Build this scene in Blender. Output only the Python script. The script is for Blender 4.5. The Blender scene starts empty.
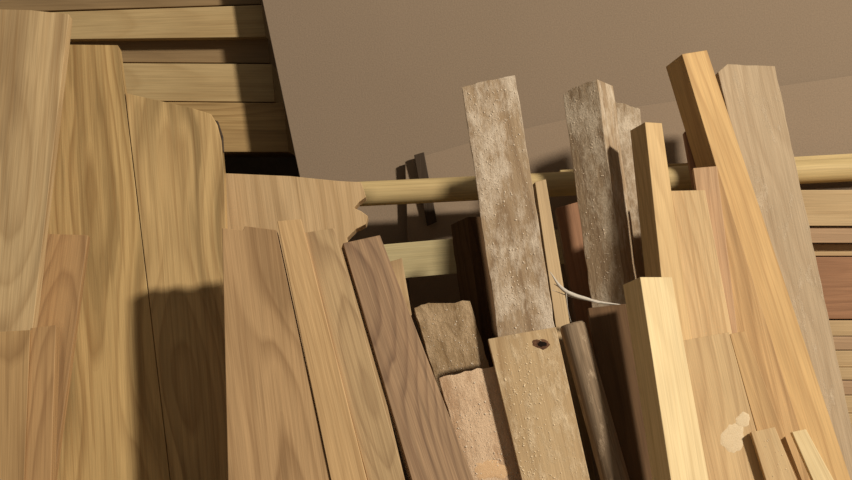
import bpy, bmesh, math, random
from mathutils import Vector, Matrix
random.seed(7)
S = bpy.context.scene
S.view_settings.view_transform = 'Standard'
CAMZ = 0.45      # camera height, m
CAMD = 1.6       # camera distance to the y=0 elevation plane, m
K = 0.2          # lean-back of the boards (dy/dz)

# ------------------------------------------------------------------ helpers
def lin(c):
    return tuple(((x/255)/12.92 if x/255 <= .04045 else ((x/255+.055)/1.055)**2.4) for x in c)+(1,)

def on_plane(u, v, c, sx, kz):
    """elevation mm (measured on the y=0 plane) -> world point on plane y=c+sx*x+kz*z"""
    a = (u-426)/1000; b = (240-v)/1000
    m = sx*a+kz*b
    y = (c+m)/(1-m/CAMD)
    s = 1+y/CAMD
    return Vector((a*s, y, b*s+CAMZ))

class NT:
    def __init__(s, name):
        s.m = bpy.data.materials.new(name); s.m.use_nodes = True
        s.t = s.m.node_tree; s.n = s.t.nodes; s.l = s.t.links
        s.b = s.n['Principled BSDF']
    def new(s, typ, **kw):
        n = s.n.new(typ)
        for k, v in kw.items(): setattr(n, k, v)
        return n
    def link(s, a, b): s.l.new(a, b)
    def setin(s, sock, v):
        if hasattr(v, 'is_output'): s.link(v, sock)
        else: sock.default_value = v
    def math(s, op, a, b=0.0, clamp=False):
        n = s.new('ShaderNodeMath', operation=op); n.use_clamp = clamp
        s.setin(n.inputs[0], a); s.setin(n.inputs[1], b); return n.outputs[0]
    def scaled(s, vec, sc):
        n = s.new('ShaderNodeVectorMath', operation='MULTIPLY')
        s.link(vec, n.inputs[0]); n.inputs[1].default_value = sc; return n.outputs[0]
    def noise(s, vec, scale, detail=3, rough=.5):
        n = s.new('ShaderNodeTexNoise'); s.link(vec, n.inputs['Vector'])
        n.inputs['Scale'].default_value = scale; n.inputs['Detail'].default_value = detail
        n.inputs['Roughness'].default_value = rough; return n.outputs['Fac']
    def ramp(s, fac, stops):
        n = s.new('ShaderNodeValToRGB'); e = n.color_ramp.elements
        while len(e) < len(stops): e.new(.5)
        for i, (p, c) in enumerate(stops):
            e[i].position = p; e[i].color = (c, c, c, 1) if isinstance(c, (int, float)) else c
        s.link(fac, n.inputs[0]); return n.outputs[0]
    def mix(s, f, a, b, mode='MIX'):
        n = s.new('ShaderNodeMix', data_type='RGBA', blend_type=mode)
        s.setin(n.inputs[0], f); s.setin(n.inputs[6], a); s.setin(n.inputs[7], b)
        return n.outputs[2]

def wood(light, dark, heart=None, ring=110, rs=.45, warp=.022, heart_amt=.4, dust=0.0,
         rough_bump=0.0, dustcol=(196,170,140), fib=.15, depth=None, hfreq=26.0):
    N = NT('wood_grain')
    tc = N.new('ShaderNodeTexCoord')
    mp = N.new('ShaderNodeMapping'); N.link(tc.outputs['Object'], mp.inputs[0])
    mp.inputs['Location'].default_value = (random.choice((-1,1))*random.uniform(.0,.05), (depth or random.uniform(.012,.05)), random.uniform(-9,9))
    V = mp.outputs[0]
    off = N.new('ShaderNodeVectorMath', operation='ADD'); N.link(V, off.inputs[0])
    off.inputs[1].default_value = (random.uniform(0,50), random.uniform(0,50), random.uniform(0,50))
    O = off.outputs[0]
    warp1 = N.math('MULTIPLY', N.math('SUBTRACT', N.noise(N.scaled(O, (7,7,2.4)), 1, 1), .5), warp*5)
    warp2 = N.math('MULTIPLY', N.math('SUBTRACT', N.noise(N.scaled(O, (40,40,6)), 1, 2), .5), warp*.35)
    sp = N.new('ShaderNodeSeparateXYZ'); N.link(V, sp.inputs[0])
    r = N.math('SQRT', N.math('ADD', N.math('POWER', N.math('ABSOLUTE', sp.outputs[0]), 2.0), N.math('POWER', N.math('ABSOLUTE', sp.outputs[1]), 2.0)))
    r = N.math('ADD', N.math('ADD', r, warp1), warp2)
    fr = N.math('FRACT', N.math('MULTIPLY', r, ring))
    rf = N.ramp(fr, [(0, 0.0), (.5, .12), (.86, 1.0), (.97, .2)])
    vary = N.ramp(N.noise(N.scaled(O, (22,22,2)), 1, 3), [(.3, .3), (.65, 1.0)])
    rf = N.math('MULTIPLY', N.math('MULTIPLY', rf, rs*1.15), vary)
    col = N.mix(rf, lin(light), lin(dark))
    if heart:
        # broad heartwood streaks that follow the rings
        hv = N.math('ADD', N.math('MULTIPLY', r, hfreq), N.math('MULTIPLY', N.noise(N.scaled(O, (30,30,3)), 1, 3), 1.5))
        hs_ = N.math('FRACT', hv)
        hf = N.ramp(hs_, [(.0, .3), (.25, 0.0), (.6, .25), (.8, 1.0), (.93, .85), (1.0, .3)])
        hm = N.ramp(N.noise(N.scaled(O, (12,12,1.6)), 1, 3), [(.36, .2), (.56, 1.0)])
        col = N.mix(N.math('MULTIPLY', N.math('MULTIPLY', hf, hm), heart_amt), col, lin(heart))
    # pore lines
    pl = N.ramp(N.noise(N.scaled(O, (260,260,5)), 1, 3, .6), [(.5, 0.0), (.68, .42)])
    col = N.mix(pl, col, lin(dark))
    f = N.noise(N.scaled(O, (620,620,14)), 1, 3, .6)
    fv = N.ramp(f, [(.3, 1-fib), (.7, 1+fib*.35)])
    col = N.mix(1.0, col, fv, 'MULTIPLY')
    bl = N.ramp(N.noise(N.scaled(O, (10,10,5)), 1, 4), [(.3, .88), (.7, 1.05)])
    col = N.mix(1.0, col, bl, 'MULTIPLY')
    h = N.math('MULTIPLY', f, .0003)
    if dust > 0:
        dn = N.noise(N.scaled(O, (44,44,18)), 1, 9, .75)
        df = N.ramp(dn, [(max(.0,.62-dust*.30), 0.0), (min(1,.72-dust*.2), .85)])
        gn = N.ramp(N.noise(O, 700, 3, .7), [(.35, .84), (.65, 1.06)])
        dc = N.mix(1.0, lin(dustcol), gn, 'MULTIPLY')
        col = N.mix(df, col, dc)
        h = N.math('ADD', h, N.math('MULTIPLY', N.math('MULTIPLY', df, N.noise(O, 420, 4, .7)), .0012))
    if rough_bump > 0:
        h = N.math('ADD', h, N.math('MULTIPLY', N.noise(N.scaled(O, (150,150,60)), 1, 6, .75), rough_bump))
    bp = N.new('ShaderNodeBump'); bp.inputs['Distance'].default_value = 1.0
    bp.inputs['Strength'].default_value = .8
    N.link(h, bp.inputs['Height']); N.link(bp.outputs[0], N.b.inputs['Normal'])
    N.link(col, N.b.inputs['Base Color'])
    N.b.inputs['Roughness'].default_value = .62 if dust == 0 and rough_bump == 0 else .95
    N.b.inputs['Specular IOR Level'].default_value = .25 if rough_bump == 0 else .05
    return N.m

def speckle(name, c1, c2, scale=300, rough=.85, bump=.0003, blot=.1):
    N = NT(name); tc = N.new('ShaderNodeTexCoord'); V = tc.outputs['Object']
    f = N.ramp(N.noise(V, scale, 4, .65), [(.35, 0.0), (.65, 1.0)])
    col = N.mix(f, lin(c1), lin(c2))
    b = N.ramp(N.noise(V, 3.5, 4), [(.3, 1-blot), (.7, 1+blot*.3)])
    col = N.mix(1.0, col, b, 'MULTIPLY')
    N.link(col, N.b.inputs['Base Color']); N.b.inputs['Roughness'].default_value = rough
    N.b.inputs['Specular IOR Level'].default_value = .05
    bp = N.new('ShaderNodeBump'); bp.inputs['Distance'].default_value = 1
    N.link(N.math('MULTIPLY', N.noise(V, scale, 5, .7), bump), bp.inputs['Height'])
    N.link(bp.outputs[0], N.b.inputs['Normal'])
    return N.m

def prism(name, W, ez, n, t, mat, parent=None, bevel=.0008):
    """solid board: world outline W of its front face, long axis ez, n = direction to back face"""
    n = n.normalized(); ez = (ez-n*ez.dot(n)).normalized(); ex = n.cross(ez)
    org = sum(W, Vector())/len(W)
    M = Matrix((ex, n, ez)).transposed().to_4x4(); M.translation = org
    Mi = M.inverted()
    bm = bmesh.new()
    F = [bm.verts.new(Mi @ p) for p in W]
    B = [bm.verts.new((Mi @ p)+Vector((0, t, 0))) for p in W]
    bm.faces.new(F); bm.faces.new(B[::-1])
    for i in range(len(W)):
        j = (i+1) % len(W)
        bm.faces.new((F[j], F[i], B[i], B[j]))
    bmesh.ops.recalc_face_normals(bm, faces=bm.faces)
    me = bpy.data.meshes.new(name); bm.to_mesh(me); bm.free()
    o = bpy.data.objects.new(name, me); S.collection.objects.link(o)
    o.matrix_world = M; me.materials.append(mat)
    if bevel:
        b = o.modifiers.new('bevel', 'BEVEL'); b.width = bevel; b.segments = 2; b.limit_method = 'ANGLE'
    if parent:
        o.parent = parent; o.matrix_parent_inverse = parent.matrix_world.inverted()
    return o

def jag(top, amp, n=5):
    out = []
    for (a, b) in zip(top[:-1], top[1:]):
        out.append(a)
        for i in range(1, n):
            f = i/n
            out.append((a[0]+(b[0]-a[0])*f, a[1]+(b[1]-a[1])*f+random.uniform(-amp, amp)))
    out.append(top[-1]); return out

def board(name, top, bl, br, y0, t, mat, sx=0, k=K, rough=0, bevel=.0007):
    """board standing on the floor and leaning back; top outline left->right, bl/br = further points down the edges"""
    mL = -(bl[0]-top[0][0])/(bl[1]-top[0][1]); mR = -(br[0]-top[-1][0])/(br[1]-top[-1][1])
    m = (mL+mR)/2
    xl = top[0][0]+mL*(top[0][1]-240); xr = top[-1][0]+mR*(top[-1][1]-240)
    x0 = ((xl+xr)/2-426)/1000*(1+y0/CAMD)
    c = y0-sx*x0; kz = k-sx*m
    P = lambda p: on_plane(p[0], p[1], c, sx, kz)
    if rough: top = jag(top, rough)
    W = [P(p) for p in top]
    n = Vector((-sx, 1, -kz)).normalized()
    zmin = .001+max(0, -n.z*t)
    def ext(a, b):
        d = b-a; return a+d*((zmin-a.z)/d.z)
    R, L = ext(W[-1], P(br)), ext(W[0], P(bl))
    if rough:   # slightly wavy long edges
        for (A, Bp, lst) in ((W[-1], R, 'r'), (W[0], L, 'l')):
            ex = (R-L).normalized()
            pts = [A.lerp(Bp, i/40)+ex*random.uniform(-.0007, .0007) for i in range(1, 40)]
            if lst == 'r': rp = pts
            else: lp = pts[::-1]
        ez = (W[0]-L).normalized()+(W[-1]-R).normalized()
        W2 = W+rp+[R, L]+lp
    else:
        ez = (W[0]-L).normalized()+(W[-1]-R).normalized(); W2 = W+[R, L]
    return prism(name, W2, ez, n, t, mat, bevel=bevel)

def flat(name, pts, y, t, mat, parent=None, axis=None, k=0):
    W = [on_plane(u, v, y, 0, k) for u, v in pts]
    ax = axis or (W[1]-W[0])
    return prism(name, W, ax, Vector((0, 1, -k)), t, mat, parent)

def box(name, x0, x1, y0, y1, z0, z1, mat, parent=None, axis=None, bevel=.001):
    W = [Vector((x0,y0,z1)), Vector((x1,y0,z1)), Vector((x1,y0,z0)), Vector((x0,y0,z0))]
    d = [x1-x0, 0, z1-z0]
    ax = axis or (Vector((1,0,0)) if d[0] > d[2] else Vector((0,0,1)))
    return prism(name, W, ax, Vector((0,1,0)), y1-y0, mat, parent, bevel)

def empty(name, loc=(0,0,0)):
    e = bpy.data.objects.new(name, None); S.collection.objects.link(e); e.location = loc
    bpy.context.view_layer.update(); return e

def lumps(name, centers, mat, parent=None):
    """one mesh of many little flattened crumbs"""
    bm = bmesh.new()
    for p, r, n in centers:
        n = n.normalized(); q = Vector((0,0,1)).rotation_difference(n).to_matrix().to_4x4()
        rot = Matrix.Rotation(random.uniform(0, 6), 4, 'Z')
        sc = Matrix.Diagonal((r*random.uniform(.7,1.4), r*random.uniform(.5,1), r*.4, 1))
        bmesh.ops.create_icosphere(bm, subdivisions=1, radius=1, matrix=Matrix.Translation(p) @ q @ rot @ sc)
    for f in bm.faces: f.smooth = True
    me = bpy.data.meshes.new(name); bm.to_mesh(me); bm.free()
    o = bpy.data.objects.new(name, me); S.collection.objects.link(o); me.materials.append(mat)
    if parent: o.parent = parent; bpy.context.view_layer.update(); o.matrix_parent_inverse = parent.matrix_world.inverted()
    return o

def crumbs_on(o, cnt, rmin, rmax, mat, zlo=None, xbias=None):
    bpy.context.view_layer.update()
    vs = [v.co for v in o.data.vertices if abs(v.co.y) < 1e-6]
    zt = max(v.z for v in vs); x0 = min(v.x for v in vs if v.z > zt-.08); x1 = max(v.x for v in vs if v.z > zt-.08)
    zb = zt-.42 if zlo is None else zt-zlo
    n = (o.matrix_world.to_3x3() @ Vector((0,-1,0)))
    out = []
    cl = [(random.uniform(x0, x1), random.uniform(zb, zt)) for _ in range(14)]
    while len(out) < cnt:
        if random.random() < .6:
            c = random.choice(cl); x = random.gauss(c[0], .008); z = random.gauss(c[1], .02)
        else:
            x = random.uniform(x0, x1); z = random.uniform(zb, zt)
        if not (x0+.003 < x < x1-.003 and zb < z < zt-.012): continue
        if xbias and random.random() < (x-x0)/(x1-x0)*1.2: continue
        r = rmin+(rmax-rmin)*random.random()**3
        out.append((o.matrix_world @ Vector((x, -.0001, z)), r, n))
    lumps('sawdust_crumbs', out, mat, o)

# ------------------------------------------------------------------ room
m_floor = speckle('concrete_floor', (105,95,82), (135,122,104), 120)
m_wall = speckle('dark_plaster', (70,58,45), (82,68,52), 60)
box('floor', -1.6, 1.6, -2.2, .95, -.05, 0, m_floor, bevel=0)
box('wall_back', -1.6, 1.6, .95, 1.0, 0, 2.2, m_wall, bevel=0)

# fibreboard sheets leaning behind
m_mdf = speckle('fibreboard', (137,117,97), (146,125,104), 500, blot=.06)
m_mdf2 = speckle('fibreboard_pale', (143,122,101), (152,130,108), 500, blot=.06)
def sheet(name, top, bl, br, y0, t, mat, k):
    return board(name, top, bl, br, y0, t, mat, k=k)
sheet('fibreboard_sheet', [(240,-105),(1000,-105)], (300,178), (1000,178), .47, .016, m_mdf, .08)
sheet('fibreboard_sheet', [(405,161),(500,134),(600,112),(960,60)], (410,300), (960,300), .455, .006, m_mdf2, .08)

# ------------------------------------------------------------------ rack with rails
m_rk = wood((120,98,68), (90,70,46), rs=.3)
m_dk = wood((66,50,34), (48,36,24), rs=.3)
m_pole = wood((204,176,124), (176,146,98), ring=60, rs=.3)
m_green = wood((200,180,134), (178,156,110), ring=60, rs=.3)
rack = empty('timber_rack')
box('upright_1', -.32, -.28, .40, .44, 0, .55, m_dk, rack)
box('upright_2', .66, .70, .40, .44, 0, .60, m_rk, rack)
for i, x in enumerate((-.75, -.12)):
    box('upright_back_%d' % (i+1), x-.02, x+.02, .78, .82, 0, 1.1, m_dk, rack)
box('shelf', -.8, -.1, .53, .80, .505, .525, m_dk, rack)
box('shelf_leg_1', -.78, -.74, .54, .58, 0, .505, m_dk, rack)
box('shelf_leg_2', -.18, -.14, .54, .58, 0, .505, m_dk, rack)

def cyl(name, a, b, r0, r1, mat, parent=None, seg=40):
    ez = (b-a).normalized(); L = (b-a).length
    q = Vector((0,0,1)).rotation_difference(ez).to_matrix().to_4x4(); q.translation = a
    bm = bmesh.new(); rings = []
    for i in range(13):
        f = i/12; r = r0+(r1-r0)*f
        if i in (0, 12): r *= .88
        zz = L*(f if i not in (1, 11) else (0.003/L if i == 1 else 1-.003/L))
        rings.append([bm.verts.new((math.cos(2*math.pi*j/seg)*r, math.sin(2*math.pi*j/seg)*r, zz)) for j in range(seg)])
    for A, B in zip(rings[:-1], rings[1:]):
        for j in range(seg):
            f_ = bm.faces.new((A[j], A[(j+1)%seg], B[(j+1)%seg], B[j])); f_.smooth = True
    bm.faces.new(rings[0][::-1]); bm.faces.new(rings[-1])
    me = bpy.data.meshes.new(name); bm.to_mesh(me); bm.free(); me.materials.append(mat)
    o = bpy.data.objects.new(name, me); S.collection.objects.link(o); o.matrix_world = q
    if parent: o.parent = parent
    return o
E = lambda u, v, y: on_plane(u, v, y, 0, 0)
cyl('rail_pole', E(240,200,.382), E(985,163,.382), .0155, .0145, m_pole, rack)
flat('cross_plank', [(250,256),(900,200),(900,234),(250,292)], .365, .03, m_green, rack)
flat('cross_batten', [(560,170),(985,146),(985,155),(560,181)], .405, .02, m_pole, rack)
flat('bracket_strap', [(414,155),(424,152),(437,222),(427,226)], .449, .005, m_dk, rack, axis=Vector((0,0,1)))

# ------------------------------------------------------------------ stacked planks, left (on the rack shelf)
st = empty('plank_stack')
w1 = wood((194,164,116), (164,130,84), ring=70, rs=.4)
w2 = wood((190,154,102), (142,108,64), (146,114,74), ring=90, rs=.6, warp=.03)
w3 = wood((150,122,86), (122,96,64), rs=.3)
yb = .545
flat('plank_1', [(-90,100),(284,103),(289,152),(-90,152)], yb, .14, w2, st)
flat('plank_2', [(-90,62),(272,64),(275,102),(-90,99)], yb+.004, .14, w1, st)
flat('plank_3', [(-90,42),(268,38),(270,63),(-90,61)], yb+.02, .12, w3, st)
flat('plank_4', [(-90,17),(262,5),(266,37),(-90,41)], yb-.006, .14, w1, st)
flat('plank_5', [(-90,-8),(258,-14),(261,4),(-90,15)], yb+.012, .12, w3, st)

# stacked planks, right (pile from the floor)
pr = empty('plank_stack.001')
r_pal = wood((190,160,118), (164,132,92), ring=70, rs=.3)
r_pnk = wood((176,142,108), (150,116,84), rs=.3)
r_red = wood((156,112,80), (128,88,60), rs=.4)
def pile(n, u0, v0, v1, mat, y=.37, d=.03):
    a = E(u0, v0, y); b = E(1010, v1, y)
    box(n, a.x, b.x, y, y+d, b.z, a.z, mat, pr)
pile('plank_1', 770, 190, 226, r_pal, .345)
pile('plank_2', 775, 227, 243, r_pnk, .350)
pile('plank_3', 770, 244, 256, r_pal, .366)
pile('plank_4', 780, 257, 319, r_red, .354)
v = 320.5
i = 5
hs = [16,14,17,13,15,18,14,16,15,17,14,16,15,17,16,14]
for h in hs:
    pile('plank_%d' % i, random.uniform(778,796), v, v+h-.5, r_pal if i % 3 else r_pnk, .35+random.uniform(-.002,.002)); v += h; i += 1
box('plank_base', .30, .72, .345, .40, .001, E(0, v, .35).z-.0005, r_pnk, pr)

# ------------------------------------------------------------------ leaning boards : left group
mA = wood((204,172,126), (154,118,76), (132,102,68), ring=80, rs=.6, warp=.028, heart_amt=.65, hfreq=34)
mC = wood((182,142,96), (130,92,58), (118,86,56), ring=120, rs=.65)
mD = wood((188,150,102), (138,102,64), (128,96,62), ring=120, rs=.6)
mE = wood((204,168,112), (148,110,64), (124,96,56), ring=70, rs=.6, warp=.036, heart_amt=.65, hfreq=22)
mF = wood((206,170,116), (148,110,66), (122,96,58), ring=70, rs=.6, warp=.038, heart_amt=.8, depth=.02, hfreq=30)
B = 'leaning_board'
board(B, [(-40,8),(30,10),(69,14)], (-60,330), (33,325), .085, .019, mA)
board(B, [(22,233),(88,235)], (-10,480), (54,480), .113, .014, mC)
board(B, [(-60,335),(30,330)], (-60,480), (24,480), .055, .02, mD)
board(B, [(30.6,328),(56,325)], (24.6,480), (51,480), .058, .02, mC)
board(B, [(36,44),(118,45),(124.5,93)], (30,480), (170,480), .135, .02, mE)
board(B, [(125,93),(148,98),(170,103),(192,108),(211,114),(217,124),(221,140),(224,175)], (170.6,480), (233,480), .134, .02, mF)
mH = wood((202,168,124), (164,130,88), (158,124,84), ring=90, rs=.45, heart_amt=.4)
board('broken_board', [(222,173),(290,176),(340,181),(361,182),(364,190),(366,197),(359,202),(354,208),(361,211),(368,216),(366,224),(356,229),(347,238)], (232,480), (405,480), .163, .02, mH)
flat('bark_sliver', [(212,119),(218,121),(223,136),(224,154),(218,140)], .141, .004, m_dk, k=K)

# centre-left group
mG  = wood((190,152,108), (138,102,66), (132,100,66), ring=80, rs=.65, warp=.024, heart_amt=.6)
mG2 = wood((200,162,114), (158,120,78), ring=130, rs=.45)
mI  = wood((186,154,112), (136,104,72), ring=160, rs=.65)
mJ  = wood((164,130,96), (112,82,58), (128,96,68), ring=150, rs=.7, fib=.3)
board(B, [(222,228),(243,230),(245,226),(276.5,230)], (228,480), (330.5,480), .0205, .022, mG)
board(B, [(277,221),(301,219)], (331,480), (367,480), .018, .02, mG2)
board(B, [(302,233),(334,228)], (367.6,480), (405,480), .023, .02, mI)
board(B, [(343,243),(380,235)], (412,480), (474,480), .026, .022, mJ, sx=.14)
board(B, [(388,262),(402,258)], (420,480), (440,480), .192, .012, mI)

# ------------------------------------------------------------------ rough centre group
m_dust = speckle('sawdust', (204,182,156), (220,200,174), 900, 1, .0003)
m_dustp = speckle('sawdust_pale', (216,190,152), (230,206,170), 900, 1, .0003)
m_dust2 = speckle('sawdust_orange', (206,166,124), (222,184,142), 900, 1, .0004)
mK = wood((92,68,46), (58,42,28), rs=.5, rough_bump=.003)
mL = wood((156,128,94), (120,94,66), rs=.5, dust=.5, rough_bump=.002, dustcol=(186,158,124))
mM = wood((186,150,116), (150,116,86), rs=.5, dust=.9, rough_bump=.0016, dustcol=(222,190,156))
mN = wood((172,146,116), (132,106,80), (146,118,90), ring=60, rs=.7, dust=.55, rough_bump=.0014, dustcol=(216,196,172))
mO = wood((198,168,128), (156,124,88), ring=90, rs=.6, dust=.4, dustcol=(220,194,158), rough_bump=.0004)
mP = wood((174,148,118), (134,108,82), ring=60, rs=.7, dust=.55, rough_bump=.0014, dustcol=(216,196,170))
board('dark_square_post', [(467,217),(492,216)], (500,480), (528,480), .215, .036, mK, sx=.6, rough=.8)
b = board('rough_offcut_block', [(414,308),(432,303),(470,301)], (466,480), (522,480), .155, .03, mL, rough=1.5)
crumbs_on(b, 160, .0004, .0012, m_dust, .1)
bM = board('rough_offcut_block', [(439,378),(465,371),(496,366)], (468,480), (524,480), .104, .02, mM, rough=1.2)
crumbs_on(bM, 600, .0004, .0015, m_dust, .18)
bN = board('rough_sawn_board', [(462,87),(488,80),(515,75)], (519,480), (579,480), .128, .019, mN, sx=-.05, rough=.8)
crumbs_on(bN, 900, .0003, .0014, m_dust, .3)
bO = board('knotted_board', [(488,339),(520,333),(556,327)], (522,480), (590,480), .09, .012, mO)
crumbs_on(bO, 700, .0003, .0013, m_dustp, .2, xbias=True)
board(B, [(535,182),(546,179)], (578,480), (596,480), .185, .016, r_pal, sx=.2)
board(B, [(556,208),(584,200)], (606,480), (640,480), .27, .02, r_red)
bP = board('rough_square_post', [(563,94),(574,87),(597,79)], (615,480), (651,480), .172, .042, mP, sx=-.62, rough=.6)
crumbs_on(bP, 320, .0003, .0012, m_dust, .3)
board(B, [(610,100),(628,105),(640,109)], (650,480), (680,480), .25, .02, mP, rough=.8)
mR = wood((112,84,58), (84,60,40), rs=.5, dust=.15, dustcol=(120,94,68))
board(B, [(588,308),(632,303)], (616,480), (668,480), .12, .012, mR)
# round grey stick
mQ = wood((150,126,100), (114,92,70), ring=200, rs=.6, dust=.2, fib=.35)
a = on_plane(572, 324, .1, 0, K); c = on_plane(615, 480, .1, 0, K)
d = c-a; foot = a+d*((.006-a.z)/d.z)
cyl('round_stick', foot, a, .0158, .0137, mQ)

def disc_on(name, u, v, y0, ru, rv, mat, parent, h=.0008, k=K, amp=1.0, n_=40):
    """thin irregular mound lying on the face of a leaning board"""
    p = on_plane(u, v, y0, 0, k); n = Vector((0, -1, k)).normalized()
    ez = Vector((.2, k, 1)).normalized(); ex = ez.cross(n).normalized(); ez = n.cross(ex)
    bm = bmesh.new()
    ph = [random.uniform(0, 6) for _ in range(5)]
    rings = []
    for fr, hh in ((1, -.0002), (.9, .35*h), (.7, .75*h), (.4, h)):
        rg = []
        for j in range(n_):
            t_ = 2*math.pi*j/n_
            w = 1+amp*(.16*math.sin(2*t_+ph[0])+.12*math.sin(3*t_+ph[1])+.09*math.sin(5*t_+ph[2])+.06*math.sin(9*t_+ph[3])+.04*math.sin(13*t_+ph[4]))
            rg.append(bm.verts.new(p+(ex*math.cos(t_)*ru+ez*math.sin(t_)*rv)*w*fr+n*hh))
        rings.append(rg)
    for A, Bq in zip(rings[:-1], rings[1:]):
        for j in range(n_): bm.faces.new((A[j], A[(j+1)%n_], Bq[(j+1)%n_], Bq[j])).smooth = True
    bm.faces.new(rings[-1]).smooth = True
    bmesh.ops.recalc_face_normals(bm, faces=bm.faces)
    me = bpy.data.meshes.new(name); bm.to_mesh(me); bm.free(); me.materials.append(mat)
    o = bpy.data.objects.new(name, me); S.collection.objects.link(o)
    o.parent = parent; bpy.context.view_layer.update(); o.matrix_parent_inverse = parent.matrix_world.inverted()
    return o
m_knot = speckle('knot_brown', (118,84,62), (80,54,40), 300)
m_hole = speckle('knot_hole', (26,18,14), (36,26,20), 300)
disc_on('knot', 541, 344, .09, .009, .006, m_knot, bO, .0003, amp=.6)
disc_on('knot_core', 542, 344, .0896, .0048, .003, m_hole, bO, .0003, amp=.8)

# ------------------------------------------------------------------ right group
mS = wood((228,200,150), (198,166,116), ring=60, rs=.4)
mT = wood((210,174,122), (172,134,86), ring=110, rs=.4)
mV = wood((204,164,108), (164,122,74), (172,132,82), ring=70, rs=.45)
mV2 = wood((204,164,112), (154,114,72), (154,116,74), ring=60, rs=.65, warp=.025, heart_amt=.55)
mW = wood((188,150,112), (150,112,78), (150,112,78), ring=90, rs=.6, warp=.03)
mU = wood((212,178,130), (168,130,86), (172,136,92), ring=80, rs=.6)
mX = wood((184,160,130), (154,128,100), ring=80, rs=.45, rough_bump=.0006, dust=.2, dustcol=(198,176,148))
mY = wood((212,178,130), (170,132,90), (176,140,98), ring=90, rs=.5)
board(B, [(718,72),(727,64),(775,66)], (820,480), (863,480), .272, .03, mX, sx=.12, rough=.5)
board(B, [(682,54),(707,50)], (812,480), (851,480), .217, .038, mV, sx=.42)
board(B, [(697,172),(717.5,167)], (745,480), (816,480), .189, .014, mV2)
board('short_offcut_board', [(693,168),(717,166)], (728,400), (746,400), .177, .011, mW)
board(B, [(684,132),(692,128)], (722,345), (735,345), .25, .012, r_red)
board(B, [(655,191),(705,190)], (690,480), (760,480), .155, .02, mU)
board(B, [(645,122),(662,123)], (683,480), (712,480), .116, .032, mT, sx=.45)
bY = board(B, [(680,341),(729,332)], (706,480), (770,480), .09, .018, mY)
bY2 = board(B, [(729.6,334),(745,331)], (770.6,480), (802,480), .0895, .017, mV2)
bY3 = board(B, [(751,432),(775,427)], (766,480), (797,480), .079, .009, mY)
board(B, [(792,432),(806,429)], (813,480), (834,480), .076, .010, mS)
board(B, [(640,277),(672,277)], (671,480), (709,480), .036, .036, mS, sx=.42)
# sawdust smudges stuck to the boards
disc_on('sawdust_smudge', 733, 438, .09, .0115, .0175, m_dustp, bY, .0004, amp=.6)
disc_on('sawdust_smudge_2', 743, 420, .09, .0075, .0085, m_dustp, bY, .0004, amp=.5)
disc_on('sawdust_smudge_3', 492, 470, .104, .018, .011, m_dust2, bM, .0005)
crumbs_on(bY3, 30, .0003, .001, m_dustp, .05)

# cobweb strand sagging between the rough posts
m_web = speckle('cobweb_grey', (190,178,162), (205,192,176), 400)
cu = bpy.data.curves.new('cobweb', 'CURVE'); cu.dimensions = '3D'; cu.bevel_depth = .001; cu.bevel_resolution = 2
def strand(pts, rr):
    sp = cu.splines.new('BEZIER'); sp.bezier_points.add(len(pts)-1)
    for bp_, p, r in zip(sp.bezier_points, pts, rr):
        bp_.co = p; bp_.handle_left_type = bp_.handle_right_type = 'AUTO'; bp_.radius = r
strand([E(550,272,.125), E(564,290,.12), E(590,300,.12), E(622,305,.13)], [.4, 2.2, 1.7, .5])
strand([E(554,284,.125), E(570,293,.12), E(590,299,.12)], [.3, 1.8, .9])
strand([E(552,290,.125), E(572,297,.12), E(600,303,.12)], [.2, .7, .4])
strand([E(566,291,.12), E(568,310,.11), E(571,322,.1)], [.5, .25, .2])
wb = bpy.data.objects.new('cobweb', cu); S.collection.objects.link(wb); cu.materials.append(m_web)

# ------------------------------------------------------------------ light
def area(name, loc, tgt, size, power, col):
    l = bpy.data.lights.new(name, 'AREA'); l.shape = 'DISK'; l.size = size; l.energy = power; l.color = col
    o = bpy.data.objects.new(name, l); S.collection.objects.link(o); o.location = loc
    o.rotation_euler = (Vector(tgt)-Vector(loc)).to_track_quat('-Z', 'Y').to_euler()
T = Vector((0, .1, .45)); dirn = Vector((1.0, -1, .74)).normalized()
area('workshop_lamp', T+dirn*3.8, T, .3, 178, (1, .95, .84))
w = bpy.data.worlds.new('World'); S.world = w; w.use_nodes = True
w.node_tree.nodes['Background'].inputs[0].default_value = (1, .93, .8, 1)
w.node_tree.nodes['Background'].inputs[1].default_value = .15

# ------------------------------------------------------------------ camera
cd = bpy.data.cameras.new('camera'); cam = bpy.data.objects.new('camera', cd); S.collection.objects.link(cam)
cam.location = (0, -CAMD, CAMZ); cam.rotation_euler = (math.radians(90), 0, 0)
cd.sensor_width = 36; cd.lens = 36*1600/852
S.camera = cam
